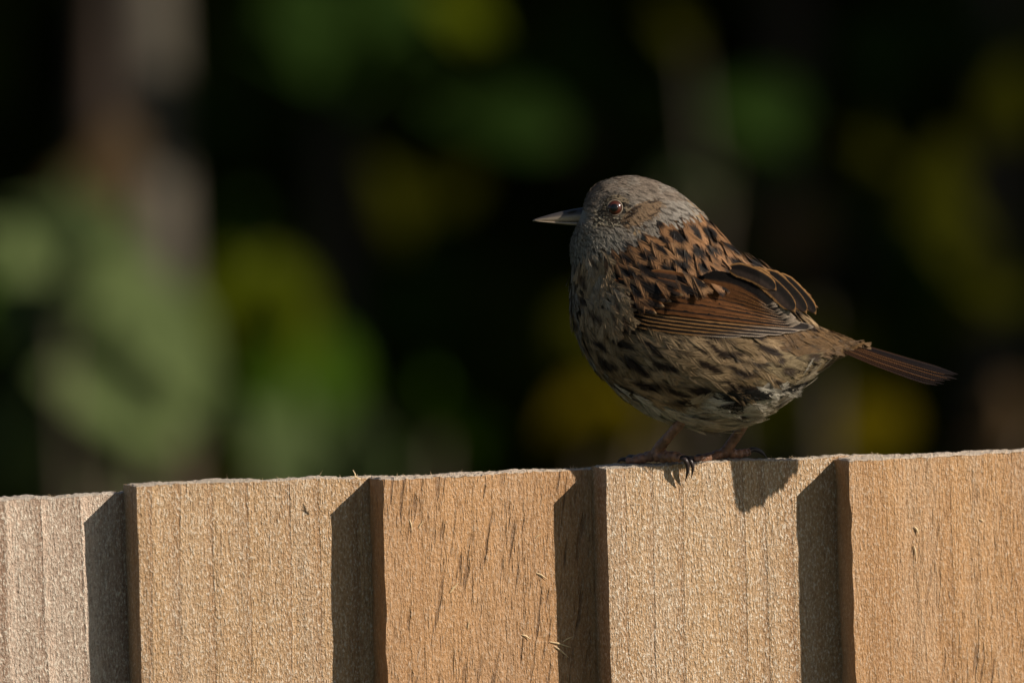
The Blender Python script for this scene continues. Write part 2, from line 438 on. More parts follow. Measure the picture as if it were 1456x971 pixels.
WING = [(893, 440), (905, 420), (950, 424), (985, 412), (1072, 398), (1100, 400), (1160, 448), (1156, 470), (1110, 474), (1000, 464), (900, 452)]
PALE = [(858, 540), (900, 562), (950, 578), (995, 574), (1020, 560), (1080, 556), (1120, 540), (1160, 530), (1190, 540), (1100, 640), (900, 640)]
DARKP = [(1022, 566), (1040, 552), (1068, 545), (1078, 556), (1060, 574), (1040, 588), (1025, 586)]
DARKQ = [(1090, 570), (1105, 556), (1128, 546), (1132, 556), (1112, 572), (1095, 580)]
WHITE = [(1180, 520), (1205, 505), (1228, 500), (1230, 514), (1205, 524), (1180, 530)]
RUMP = [(1085, 470), (1150, 474), (1180, 465), (1245, 490), (1215, 500), (1160, 508), (1100, 500)]
UNDER = [(1090, 495), (1160, 505), (1240, 488), (1240, 515), (1160, 552), (1090, 560)]

c_grey = np.array((.42, .37, .315)); c_greydk = np.array((.075, .060, .048)); c_ruf = np.array((.31, .160, .074)); c_black = np.array((.012, .009, .008))
c_buff = np.array((.42, .295, .17)); c_dkbr = np.array((.026, .015, .009)); c_pale = np.array((.72, .66, .56)); c_olive = np.array((.23, .155, .078)); c_white = np.array((.85, .80, .72))
EYE = np.array((875., 296.))

# --- plumage: sample the surface, one feather after another
cand = 260000
ps = rng.uniform(0.05, NS - 1.02, cand); pt = rng.uniform(0, 2 * np.pi, cand)
P0 = surf(ps, pt); e = 1e-3
Fs = surf(ps + .02, pt) - P0; Ft = surf(ps, pt + .02) - P0
ef = Fs / (np.linalg.norm(Fs, axis=1, keepdims=True) + 1e-9)
nn = np.cross(Fs, Ft); nn /= (np.linalg.norm(nn, axis=1, keepdims=True) + 1e-9)
cen = surf(ps, np.zeros(cand)) * .5 + surf(ps, np.full(cand, np.pi)) * .5
nn *= np.sign(((P0 - cen) * nn).sum(1))[:, None]
area = np.linalg.norm(np.cross(Fs, Ft), axis=1); keep = rng.random(cand) < area / np.percentile(area, 97)
sel = np.nonzero(keep)[0]
X = P0[:, 0] + rng.normal(0, 2.5, cand); Y = P0[:, 1] + rng.normal(0, 2.5, cand)
Xs = X + rng.normal(0, 6, cand); Ys = Y + rng.normal(0, 6, cand)
R_grey, R_ear, R_man, R_sho, R_wing = [inpoly(Xs if q is GREY else X, Ys if q is GREY else Y, q) for q in (GREY, EAR, MANTLE, SHOULDER, WING)]
R_pale, R_dk, R_wh, R_rump, R_und = [inpoly(X, Y, q) for q in (PALE, DARKP, WHITE, RUMP, UNDER)]
R_dk |= inpoly(X, Y, DARKQ); R_wh &= np.cos(pt) < -.1
eyed = np.hypot(P0[:, 0] - EYE[0], P0[:, 1] - EYE[1])
sidew = np.abs(P0[:, 2] - axis_w(P0[:, 0])) > 14
headk = R_grey & (P0[:, 1] < 372)
# class 0 head (small), 1 breast-grey, 2 mantle, 3 shoulder, 4 flank, 5 pale belly, 6 rump/undertail
cls = np.full(cand, 4)
cls[R_und] = 6; cls[R_rump] = 6; cls[R_pale] = 5; cls[R_sho] = 3; cls[R_man] = 2; cls[R_grey] = 1; cls[headk] = 0
spec = {  # length, half width, spacing, lift, barb pairs, flow jitter, barb half width
    0: (15, 2.6, 2.9, 1.7, 6, .10, .42), 1: (26, 6.0, 6.4, 4, 11, .12, .5), 2: (44, 13.5, 14.0, 4.5, 24, .09, .55), 3: (32, 7.0, 7.0, 5, 13, .14, .5),
    4: (52, 11.5, 11.5, 5, 24, .09, .5), 5: (50, 8.0, 7.6, 6.2, 18, .2, .45), 6: (42, 9.0, 9.0, 4, 18, .08, .52)}
skip = (R_wing & sidew) | ((eyed < 12.5) & sidew)
skip |= (np.hypot(P0[:, 0] - 826, P0[:, 1] - 308) < 9)
cell = {}
acc = []
order = sel[~skip[sel]]
for i in order:
    r = spec[cls[i]][2] * (.55 if eyed[i] < 24 else 1)
    p = P0[i]; key = (int(p[0] // 12), int(p[1] // 12), int(p[2] // 12)); ok = True
    for a in (-1, 0, 1):
        for b in (-1, 0, 1):
            for c in (-1, 0, 1):
                for q in cell.get((key[0] + a, key[1] + b, key[2] + c), ()):
                    d = P0[q] - p
                    if d[0] * d[0] + d[1] * d[1] + d[2] * d[2] < r * r: ok = False; break
                if not ok: break
            if not ok: break
        if not ok: break
    if ok: cell.setdefault(key, []).append(i); acc.append(i)
acc = np.array(acc)

def mixc(a, b, f): return a + (b - a) * np.clip(f, 0, 1)[..., None]
def hsh(a, b, k):
    n = (a.astype(np.int64) * 73856093 ^ b.astype(np.int64) * 19349663 ^ (k * 83492791)) & 0x7fffffff
    n = ((n ^ (n >> 13)) * 1274126177) & 0x7fffffff
    return ((n ^ (n >> 15)) & 0xffff) / 65535.0
def streaks(x, y, ang, ln, wd, width, soft, prob, warp, seed):
    """dark teardrop feather centres in staggered rows along the lie of the plumage"""
    x = x + (vnoise(x / 24, y / 24, seed) - .5) * warp; y = y + (vnoise(x / 24 + 9, y / 24, seed + 1) - .5) * warp
    ca, sa = math.cos(ang), math.sin(ang); a = x * ca + y * sa; b = (-x * sa + y * ca) / wd
    row = np.floor(b); aa = a / ln + (row % 2) * .5 + hsh(row, row, seed) * .35; cl_ = np.floor(aa); fa = aa - cl_
    fb = np.abs(b - row - .5 + (hsh(row, cl_, seed + 2) - .5) * .3)
    h = hsh(row, cl_, seed + 3)
    prof_ = np.sin(np.pi * np.clip((fa - .10) / .82, 0, 1)) ** .6 * (.55 + .45 * fa) * width * (.75 + .5 * h)
    return np.clip((prof_ - fb) / soft, 0, 1) * (h < prob)
allV, allC, nv = [], [], 0
for k in range(7):
    ids = acc[cls[acc] == k]
    if not len(ids): continue
    L0, H0, _, lift0, M, jit, bw = spec[k]
    n = len(ids); x0, y0 = P0[ids, 0], P0[ids, 1]
    L = L0 * rng.uniform(.85, 1.15, n); H = H0 * rng.uniform(.85, 1.15, n); lift = lift0 * rng.uniform(.6, 1.3, n) * np.where(rng.random(n) < .07, 1.9, 1)
    near_eye = eyed[ids] < 24
    lift = lift * np.where(x0 > 1175, .25, 1); L = np.where((x0 > 1185), L * .62, L); clump_k = np.where(x0 > 1175, .3, 1)
    L = np.where(near_eye, 6.0, L); H = np.where(near_eye, 2.0, H); lift = np.where(near_eye, 2.5, lift)
    lore = (k == 0) & (x0 < 858); L = np.where(lore, L * .62, L); H = np.where(lore, H * .8, H)
    f_, n_ = ef[ids], nn[ids]; l_ = np.cross(n_, f_)
    ja = rng.normal(0, jit, n)
    # low-frequency swirl so that tufts lie together
    ja = ja + (vnoise(x0 / 26, y0 / 26, 5) - .5) * (1.5 if k in (3, 5) else 1.0 if k == 4 else .45)
    f2 = f_ * np.cos(ja)[:, None] + l_ * np.sin(ja)[:, None]; l2 = np.cross(n_, f2)
    clump = (vnoise(x0 / 17, y0 / 17, 9) - .5) * (5 if k in (3, 4, 5) else 2) * clump_k
    ytop = np.interp(x0, [880, 905, 950, 985, 1072, 1100, 1160], [440, 420, 424, 412, 398, 402, 448])
    bump = np.where(x0 > 960, 19, 14) * np.exp(-((ytop - y0) / np.where(x0 < 935, 55, 30)) ** 2) * (x0 > 862) if k in (2, 3) else np.zeros(n)
    # colours of each feather: margin, centre, streak strength
    edge = np.zeros((n, 3)); cent = np.zeros((n, 3)); st = np.zeros(n); rnd = rng.random(n)
    if k == 0:
        crown = np.clip((292 - y0 + (x0 - 900) * .15) / 25, 0, 1)
        edge[:] = c_grey; edge = mixc(edge, np.broadcast_to((.33, .26, .205), edge.shape), crown * .8 * (vnoise(x0 / 14, y0 / 9, 3) > .35))
        cent[:] = c_greydk; st = .2 + .45 * rnd * (.6 + .4 * crown)
        thr = np.clip((y0 - 318) / 20, 0, 1) * (x0 < 880)
        edge = mixc(edge, np.broadcast_to((.36, .335, .29), edge.shape), thr)
        fr = np.clip((870 - x0) / 25, 0, 1) * np.clip((315 - y0) / 30, 0, 1)
        edge = mixc(edge, np.broadcast_to((.28, .225, .18), edge.shape), fr)
        er = R_ear[ids]; edge[er] = np.where(rnd[er, None] > .45, (.40, .27, .165), (.12, .07, .04)); st[er] = .7
        nap = np.clip((x0 - 925) / 30, 0, 1) * (y0 > 285); edge = mixc(edge, np.broadcast_to((.42, .39, .35), edge.shape), nap * .8); st = st * (1 - .5 * nap)
        ring = (eyed[ids] > 12) & (eyed[ids] < 19); edge[ring] = np.where(rnd[ring, None] > .3, (.60, .48, .33), (.12, .095, .07))
        dots = (x0 < 882) & (x0 > 840) & (y0 > 298) & (y0 < 322); edge[dots] = np.where(rnd[dots, None] > .55, (.68, .58, .43), (.10, .08, .06)); st[dots] = .3
    elif k == 1:
        edge[:] = (.34, .295, .245); cent[:] = (.11, .085, .065); st = .3 + .4 * rnd
        low = np.clip((y0 - 470) / 60, 0, 1); edge = mixc(edge, np.broadcast_to((.46, .43, .38), edge.shape), low)
    elif k == 2:
        edge[:] = c_ruf; edge *= rng.uniform(.75, 1.3, n)[:, None]
        pk = vnoise(x0 / 30, y0 / 22, 14); edge = mixc(edge, np.broadcast_to((.40, .225, .11), edge.shape), (pk - .4) * 2.5)
        cent[:] = c_black; st = np.where(rnd > .14, 1.0, .25)
    elif k == 3:
        edge[:] = c_buff; edge = mixc(edge, np.broadcast_to((.40, .33, .25), edge.shape), (vnoise(x0 / 15, y0 / 15, 4) - .55) * 3)
        cent[:] = (.09, .055, .032); st = np.where(rnd > .5, .9, .2)
    elif k == 4:
        edge[:] = c_buff; edge *= rng.uniform(.75, 1.25, n)[:, None]
        edge = mixc(edge, np.broadcast_to(c_olive, edge.shape), (vnoise(x0 / 30, y0 / 30, 8) - .4) * 2)
        cent[:] = c_dkbr
        band = vnoise((x0 * .85 + y0 * .5) / 34, (y0 * .85 - x0 * .5) / 15, 21); st = np.clip((band - .44) * 7, 0, 1)
        ch = np.clip((865 - x0) / 30, 0, 1); edge = mixc(edge, np.broadcast_to((.31, .215, .13), edge.shape), ch * .7)
    elif k == 5:
        edge[:] = c_pale; edge *= rng.uniform(.7, 1.15, n)[:, None]
        edge = mixc(edge, np.broadcast_to((.46, .37, .25), edge.shape), (vnoise(x0 / 24, y0 / 16, 6) - .5) * 3)
        cent[:] = (.10, .08, .06); st = (rnd > .75) * .5
        dk = R_dk[ids]; edge[dk] = (.018, .017, .015); cent[dk] = (.012, .012, .012)
        wv_ = np.clip((x0 - 1075) / 40, 0, 1) * (y0 > 560); edge = mixc(edge, np.broadcast_to((.80, .75, .67), edge.shape), wv_ * .8)
    else:
        edge[:] = (.185, .110, .050); edge *= rng.uniform(.8, 1.25, n)[:, None]; cent[:] = (.045, .028, .018)
        und = R_und[ids] & ~R_rump[ids]; edge[und] = np.array((.29, .22, .125)) * rng.uniform(.8, 1.25, und.sum())[:, None]
        st = np.where(und, (rnd > .45) * .95, (rnd > .7) * .5)
        wh = R_wh[ids]; edge[wh] = c_white * .75; st[wh] = (rnd[wh] > .8) * .8
    # barbs
    B = 2 * M
    tj = np.tile((np.arange(M) + .5) / M, 2)[None, :] + rng.normal(0, .02, (n, B)); sgn = np.repeat([1., -1.], M)[None, :]
    tj = np.clip(tj, .02, .99)
    alpha = R(17) + rng.normal(0, R(3), (n, B)) + tj ** 2 * R(17)
    prof = np.sin(np.pi * np.clip(tj * .86 + .1, 0, 1)) ** .55
    ln = H[:, None] * prof / np.sin(alpha) * rng.uniform(.8, 1.1, (n, B))
    xr = tj * L[:, None] * .9
    ln = np.minimum(ln, (L[:, None] * 1.03 - xr) / np.cos(alpha) * rng.uniform(.9, 1.08, (n, B)))
    q = np.array([0., .25, .5, .75, 1.])
    xl = xr[..., None] + (ln * np.cos(alpha))[..., None] * q
    yl = (ln * np.sin(alpha) * sgn)[..., None] * q
    yl = yl * (1 - .10 * q)      # ends curl towards the tip
    tx = xl / L[:, None, None]
    Rl = 95. if k else 60.; Rf = 170. if k else 70.
    zl = .8 + bump[:, None, None] + clump[:, None, None] * tx + lift[:, None, None] * np.clip(tx, 0, 1.1) ** 1.1 - yl ** 2 / (2 * Rl) - xl ** 2 / (2 * Rf) + rng.normal(0, .35, (n, B))[..., None] * (q * .8 + .2)
    ctr = P0[ids][:, None, None, :] + f2[:, None, None, :] * (xl - .30 * L[:, None, None])[..., None] + l2[:, None, None, :] * yl[..., None] + n_[:, None, None, :] * zl[..., None]
    bd = f2[:, None, :] * np.cos(alpha)[..., None] + l2[:, None, :] * (np.sin(alpha) * sgn)[..., None]
    sdir = np.cross(np.broadcast_to(n_[:, None, :], bd.shape), bd)
    tw = rng.normal(0, .22, (n, B))
    sdir = sdir * np.cos(tw)[..., None] + n_[:, None, :] * np.sin(tw)[..., None]
    hw = (bw * rng.uniform(.75, 1.25, (n, B)))[..., None] * np.array([1., .97, .86, .62, .2])
    va = ctr + sdir[:, :, None, :] * hw[..., None]; vb = ctr - sdir[:, :, None, :] * hw[..., None]
    # tint by place on the feather
    yy = np.abs(yl) / H[:, None, None]
    if k == 2: inn = (np.clip((.74 - yy) * 6, 0, 1)) * np.clip((tx - .52) * 9, 0, 1) * np.clip((1.0 - tx) * 14 + .25, 0, 1)
    elif k in (4, 6, 3): inn = np.clip((.75 - yy) * 4, 0, 1) * np.clip((tx - .35) * 5, 0, 1) * np.clip((1.0 - tx) * 6 + .1, 0, 1)
    else: inn = np.clip((.6 - yy) * 3, 0, 1)
    if k in (2, 3, 4):
        vx, vy = ctr[..., 0] + rng.normal(0, .8, tx.shape), ctr[..., 1] + rng.normal(0, .8, tx.shape)
        if k == 2: inn = np.maximum(streaks(vx, vy, R(38), 38., 17., .58, .12, .94, 12, 3), streaks(vx, vy, R(34), 27., 21., .34, .15, .5, 14, 13) * .8)
        elif k == 3: inn = streaks(vx, vy, R(60), 34., 19., .40, .2, .7, 16, 7) * .9
        else: inn = np.maximum(streaks(vx, vy, R(27), 66., 16., .60, .22, .84, 18, 5), streaks(vx, vy, R(20), 46., 19., .42, .25, .55, 16, 25) * .8)
        st = np.ones(n)
    if k in (0, 1):
        vx, vy = ctr[..., 0] + rng.normal(0, .4, tx.shape), ctr[..., 1] + rng.normal(0, .4, tx.shape)
        fine_ = streaks(vx, vy, R(14), 24., 6.2, .5, .25, .62, 7, 41) * (.8 if k == 0 else .5)
        inn = np.maximum(inn * st[:, None, None], fine_); st = np.ones(n)
    ff_ = inn * st[:, None, None]
    cc = mixc(np.broadcast_to(edge[:, None, None, :], tx.shape + (3,)), np.broadcast_to(cent[:, None, None, :], tx.shape + (3,)), ff_)
    if k == 0:
        em = inpoly(vx, vy, EAR) * .9; es = streaks(vx, vy, R(-22), 30., 6.5, .62, .2, .85, 5, 51)
        earc = mixc(np.broadcast_to(np.array((.31, .21, .13)), cc.shape), np.broadcast_to(np.array((.05, .03, .018)), cc.shape), es)
        cc = cc + (earc - cc) * em[..., None]
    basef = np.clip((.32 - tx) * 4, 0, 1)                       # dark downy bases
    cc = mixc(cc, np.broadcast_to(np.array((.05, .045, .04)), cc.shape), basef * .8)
    cc = cc * rng.uniform(.78, 1.2, (n, B))[..., None, None] * np.array((.80, .765, .72))
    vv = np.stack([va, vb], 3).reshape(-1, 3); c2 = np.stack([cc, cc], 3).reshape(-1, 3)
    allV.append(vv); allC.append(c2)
vv = np.concatenate(allV); c2 = np.concatenate(allC)
nb = len(vv) // 10
base = (np.arange(nb) * 10)[:, None]
fq = np.concatenate([base + np.array([0, 1, 3, 2]) + 2 * q_ for q_ in range(4)])
sk = np.array(verts); skc = np.tile(np.array((.085, .06, .036)), (len(sk), 1))
skc[inpoly(sk[:, 0], sk[:, 1], GREY)] = (.20, .18, .155); skc[inpoly(sk[:, 0], sk[:, 1], MANTLE)] = (.08, .042, .02); skc[inpoly(sk[:, 0], sk[:, 1], PALE)] = (.22, .20, .165)
body = bpart('body', verts, faces, plume_mat, colors=skc, smooth=True)
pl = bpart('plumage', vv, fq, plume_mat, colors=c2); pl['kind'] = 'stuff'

# --- wings
side_idx = [j for j in range(nt_) if 0.02 < tt[j] < np.pi - .02]
near_pts = P[:, side_idx].reshape(-1, 3)
def skin_w(x, y):
    out = np.zeros(len(x))
    for q in range(len(x)):
        d = (near_pts[:, 0] - x[q]) ** 2 + (near_pts[:, 1] - y[q]) ** 2
        ii = np.argpartition(d, 10)[:10]; wt = 1 / (d[ii] + 6); out[q] = (near_pts[ii, 2] * wt).sum() / wt.sum()
    return out
def wing_w(x, y):
    w = skin_w(x, y)
    floor = axis_w(x) + np.interp(x, [880, 1000, 1080, 1120, 1160], [70, 88, 66, 46, 26])
    return np.maximum(w, floor)
COLS = np.array([-1, -.93, -.85, -.7, -.5, -.28, -.1, 0, .1, .28, .5, .7, .85, .93, 1.])
def vane(name, parent, base, ctl, tip, hw, off, cfun, mirror=False, seed=0, tipround=.82, depth=wing_w, rows=34, arch=1.6, asym=(1., 1.)):
    r = np.random.default_rng(seed)
    t = np.linspace(0, 1, rows); base, ctl, tip = map(np.array, (base, ctl, tip))
    c = ((1 - t) ** 2)[:, None] * base + (2 * t * (1 - t))[:, None] * ctl + (t ** 2)[:, None] * tip
    tg = np.gradient(c, axis=0); tg /= np.linalg.norm(tg, axis=1, keepdims=True) + 1e-9; nr = np.stack([-tg[:, 1], tg[:, 0]], 1)
    pr = np.clip((t + .02) / .2, 0, 1) ** .5
    pr = pr * np.where(t > tipround, np.sqrt(np.clip(1 - ((t - tipround) / (1.003 - tipround)) ** 2, 0, 1)), 1)
    Lp = np.linalg.norm(tip - base)
    yw = np.where(COLS < 0, COLS * asym[0], COLS * asym[1])
    Yo = hw * pr[:, None] * yw[None, :]
    jag = (vnoise(t * Lp / 3.2, t * 0, seed + 31) - .5)[:, None] * (np.abs(COLS) > .9)[None, :] * np.sign(COLS)[None, :] * min(1.2, hw * .14) * pr[:, None]
    Yo = Yo + jag
    # the tip of a rounded vane: the sides sweep back a little
    pt2 = c[:, None, :] + nr[:, None, :] * Yo[..., None] - tg[:, None, :] * (np.abs(COLS) ** 2 * hw * .35)[None, :, None]
    xx, yy = pt2[..., 0].ravel(), pt2[..., 1].ravel()
    w = depth(xx, yy) + off + np.repeat(t, len(COLS)) * .8 - arch * np.tile(COLS, rows) ** 2
    if mirror: w = 2 * axis_w(xx) - w
    V = np.stack([xx, yy, w], 1); n = len(COLS)
    ii, jj = np.meshgrid(np.arange(rows - 1), np.arange(n - 1), indexing='ij'); b = (ii * n + jj).ravel()[:, None]
    Fq = b + np.array([0, 1, n + 1, n])
    T, Yn = np.repeat(t, n), np.tile(COLS, rows)
    cl = cfun(T, Yn)
    cl = cl * (1 + (vnoise(T * Lp / 2.6 - np.abs(Yn) * hw * .5, Yn * 1.5, seed + 77) - .5) * .35)[:, None]
    return bpart(name, V, Fq, vane_mat, parent, colors=cl, smooth=True, uv=np.stack([T * Lp, Yn * hw], 1))

def cmix(*lay):
    """layers: (colour) then (colour, mask) ..."""
    base = np.broadcast_to(np.array(lay[0], float), (len(lay[1][1]), 3)).copy()
    for c, mk in lay[1:]: base = mixc(base, np.broadcast_to(np.array(c, float), base.shape), mk)
    return base
RUF = (.125, .050, .017); RUFL = (.22, .105, .038); DK = (.010, .008, .007); DKG = (.035, .028, .026); EDGE = (.42, .33, .25); BUFF = (.29, .15, .058)
def c_prim(T, Y):      # +Y is the lower (outer) side in the drawing
    return cmix(DK, (DKG, (T - .6) * 3), (BUFF, np.clip((Y - .66) * 8, 0, 1) * np.clip((.85 - T) * 4, 0, 1)), (EDGE, np.clip((np.abs(Y) - .80) * 9, 0, 1) * np.clip((T - .62) * 5, 0, 1)), (EDGE, np.clip((T - .972) * 50, 0, 1)))
def c_sec(T, Y):
    return cmix(DK, (RUF, np.clip((Y - (.25 + .6 * np.clip((T - .35) / .6, 0, 1))) * 6, 0, 1)), (RUFL, np.clip((Y - .86) * 9, 0, 1) * np.clip((T - .42) * 3, 0, 1)), (EDGE, np.clip((T - .955) * 40, 0, 1)), (EDGE, np.clip((np.abs(Y) - .9) * 12, 0, 1) * np.clip((T - .8) * 6, 0, 1)))
def c_ter(T, Y):
    return cmix(DK, ((.05, .034, .028), np.clip((Y + .15) * 2.2, 0, 1) * .8), (BUFF, np.clip((np.abs(Y) - .78) * 12, 0, 1)), (BUFF, np.clip((T - .94) * 26, 0, 1)))
def c_cov(T, Y):
    return cmix((.035, .024, .019), (RUF, np.clip((-Y - .2) * 4, 0, 1) * .9), (RUFL, np.clip((np.abs(Y) - .82) * 9, 0, 1) * .8), ((.40, .26, .14), np.clip((T - .92) * 16, 0, 1) * np.clip((Y + .9) * 2, 0, 1)))

def build_wing(mir):
    wg = empty('wing', (0, 0, 0)); wg.parent = dun
    sd0 = 500 if mir else 0
    for k in range(5):                                  # primaries, outermost lowest
        f = k / 4
        tip = (lerp(1060, 1157, f ** .7), lerp(474.5, 465, f ** 1.8)); b = (lerp(884, 900, f), lerp(455, 438, f))
        vane('flight_feather', wg, b, ((b[0] + tip[0]) / 2 - 10, lerp(473, 456, f)), tip, 6.2, 3 + k * .9, c_prim, mir, sd0 + 10 + k, .92, arch=.3)
    for k in range(9):                                  # secondaries
        f = k / 6.6
        tip = (lerp(1138, 1110, f) + [0, -3, 2, -2, 3, 0, 2, -2, 0][k], lerp(459.5, 437, f) + [0, .8, -.6, .9, -.8, .5, 0, 0, 0][k]); b = (lerp(905, 985, f), lerp(434, 402, f))
        vane('flight_feather', wg, b, (lerp(1015, 1050, f), lerp(448, 404, f)), tip, lerp(7.5, 9.5, f) * [1, .85, 1.1, .9, 1.1, .95, 1.05, 1.1, 1.1][k], 8.5 + k * .65, c_sec, mir, sd0 + 30 + k, .92, arch=.6)
    for k, (b, cpt, tip, hw) in enumerate([((1110, 392), (1143, 418), (1160, 447), 8.5), ((1090, 388), (1125, 410), (1147, 446), 11), ((1068, 386), (1104, 406), (1131, 444), 13), ((1040, 382), (1078, 388), (1104, 413), 11)]):
        vane('tertial_feather', wg, b, cpt, tip, hw, 14.5 + k * 1.0, c_ter, mir, sd0 + 50 + k, .72)
    cov = [((868, 404), (905, 436), (934, 446)), ((874, 400), (912, 426), (945, 436)), ((880, 398), (922, 416), (955, 429)), ((892, 396), (935, 408), (973, 420)), ((910, 392), (955, 402), (986, 411)), ((925, 388), (970, 394), (1002, 403))]
    for k, (b, cpt, tip) in enumerate(cov):
        vane('covert_feather', wg, b, cpt, tip, 7.2, 10.5 + k * .5, c_cov, mir, sd0 + 70 + k, .72)
    return wg
build_wing(False); build_wing(True)

# --- tail
tail = empty('tail', (0, 0, 0)); tail.parent = dun
def build_tail():
    bs = np.array((1172., 474., 1.)); tp = np.array((1366., 534., 60.)); ax = (tp - bs) / np.linalg.norm(tp - bs)
    lat = np.array((-.30, .34, .90)); lat /= np.linalg.norm(lat); up = np.cross(lat, ax); up *= -np.sign(up[1])
    for q, i in enumerate([-5.5, 5.5, -4.5, 4.5, -3.5, 3.5, -2.5, 2.5, -1.5, 1.5, -.5, .5]):
        r = np.random.default_rng(900 + q)
        rows = 30; t = np.linspace(0, 1, rows); n = len(COLS)
        b = bs + lat * i * 2.6 - up * abs(i) * 1.0; tip = tp + lat * i * 5.4 - up * abs(i) * 2.1 - ax * (max(0, abs(i) - 1) * 4.6 + (3 if abs(i) < 1 else 0) + 2.5 * (q % 3))
        c = b + (tip - b) * t[:, None] - up * (np.sin(t * np.pi) * 3.0)[:, None] * .6
        pr = (.35 + .65 * np.clip(t / .5, 0, 1)) * np.where(t > .82, np.sqrt(np.clip(1 - ((t - .82) / .183) ** 2, 0, 1)), 1)
        V = c[:, None, :] + lat * (8.2 * pr[:, None] * COLS)[..., None] - up * (np.abs(COLS) ** 2 * 1.2)[None, :, None] - ax * (COLS ** 2 * 7.0)[None, :, None]
        T, Yn = np.repeat(t, n), np.tile(COLS, rows)
        ys = Yn * (1 if i > 0 else -1)
        cl = cmix(np.array((.013, .009, .008)) * r.uniform(.7, 1.5), ((.040, .017, .007), np.clip((ys - .3) * 3, 0, 1) * np.clip((.8 - T) * 3, 0, 1) * .6), ((.19, .085, .032), np.clip((ys - .88) * 16, 0, 1) * (1. if q in (9, 11, 5) else .12)), ((.006, .005, .005), np.exp(-(Yn / .09) ** 2) * .7))
        ii, jj = np.meshgrid(np.arange(rows - 1), np.arange(n - 1), indexing='ij'); bb = (ii * n + jj).ravel()[:, None]
        bpart('tail_feather', V.reshape(-1, 3), bb + np.array([0, 1, n + 1, n]), vane_mat, tail, colors=cl, smooth=True, uv=np.stack([T * 200, Yn * 8], 1))
build_tail()

# --- beak
def loft(name, rings, mat, parent=None, cap=True, smooth=True, colors=None):
    rings = np.array(rings); a, b = rings.shape[:2]; V = rings.reshape(-1, 3).tolist(); F = []
    for i in range(a - 1):
        for j in range(b): F.append((i * b + j, i * b + (j + 1) % b, (i + 1) * b + (j + 1) % b, (i + 1) * b + j))
    if cap:
        V.append(rings[0].mean(0)); V.append(rings[-1].mean(0))
        for j in range(b): F.append((len(V) - 2, (j + 1) % b, j)); F.append((len(V) - 1, (a - 1) * b + j, (a - 1) * b + (j + 1) % b))
    return bpart(name, V, F, mat, parent, smooth=smooth, colors=colors)
def horn(name, top, low, rough):
    t = NT(name); a = t.n('ShaderNodeAttribute', attribute_name='tint').outputs['Color']
    f = t.noise(t.scale(t.n('ShaderNodeTexCoord').outputs['Object'], (500, 1500, 1500)), 1.0, 3.0)
    t.out(t.mix(t.math('MULTIPLY', t.ramp(f, .4, .7), .35), a, t.mix(1.0, a, (.5, .5, .5), 'MULTIPLY')), 'Base Color'); t.set(Roughness=rough); return t.mat
horn_mat = horn('beak_horn', 0, 0, .38)
beak = empty('beak', (0, 0, 0)); beak.parent = dun
WB = float(axis_w(835.))
def mandible(name, upper):
    rings, cl = [], []
    for t in np.linspace(0, 1, 22):
        x = lerp(842, 757.5 if upper else 761, t)
        gape = lerp(315.5, 313.5, t) + (1.5 * math.sin(t * 3.0) if t < 1 else 0) * .6
        top = lerp(295, 312.2, t ** 1.15) if upper else gape + .4
        if upper: top = 294 + 18.5 * t ** 1.25 - 1.2 * math.sin(math.pi * t)
        bot = gape if upper else 322 - 7.2 * t ** 1.4 + 0.0
        if upper and t > .9: bot = gape + (t - .9) * 12
        hw = lerp(12, .6, t ** .9) * (1 if upper else .9)
        ring, cr = [], []
        for a in np.linspace(0, 2 * np.pi, 18, endpoint=False):
            cy, h = (top + bot) / 2, (bot - top) / 2
            ca, sa = math.cos(a), math.sin(a)
            wprof = sa * hw * (1 - .35 * max(0, ca)) if upper else sa * hw * (1 - .35 * max(0, -ca))
            ring.append((x, cy - ca * h, WB + wprof))
            v = (ca + 1) / 2
            if upper: cr.append(lerp(np.array((.46, .36, .27)), np.array((.055, .048, .046)), min(1, max(0, (v - .30) * 3.0))))
            else: cr.append(lerp(np.array((.34, .26, .20)), np.array((.72, .58, .44)), v) * lerp(1.0, .7, t))
        rings.append(ring); cl += cr
    cl += [cl[0], cl[-1]]
    return loft(name, rings, horn_mat, beak, colors=np.array(cl))
mandible('upper_mandible', True); mandible('lower_mandible', False)
dark_mat = plain('nostril_dark', (.012, .010, .010), .5, .1)
for sg in (1, -1):
    rr = []
    for t in np.linspace(0, 1, 7):
        c = np.array((lerp(806, 821, t), lerp(302.5, 299.5, t), WB + sg * lerp(7.0, 8.6, t))); r = 1.6 * math.sin(math.pi * (t * .9 + .05)) + .1
        rr.append([c + np.array((0, math.cos(a) * r, math.sin(a) * r * .6)) for a in np.linspace(0, 2 * np.pi, 8, endpoint=False)])
    loft('nostril', rr, dark_mat, beak)

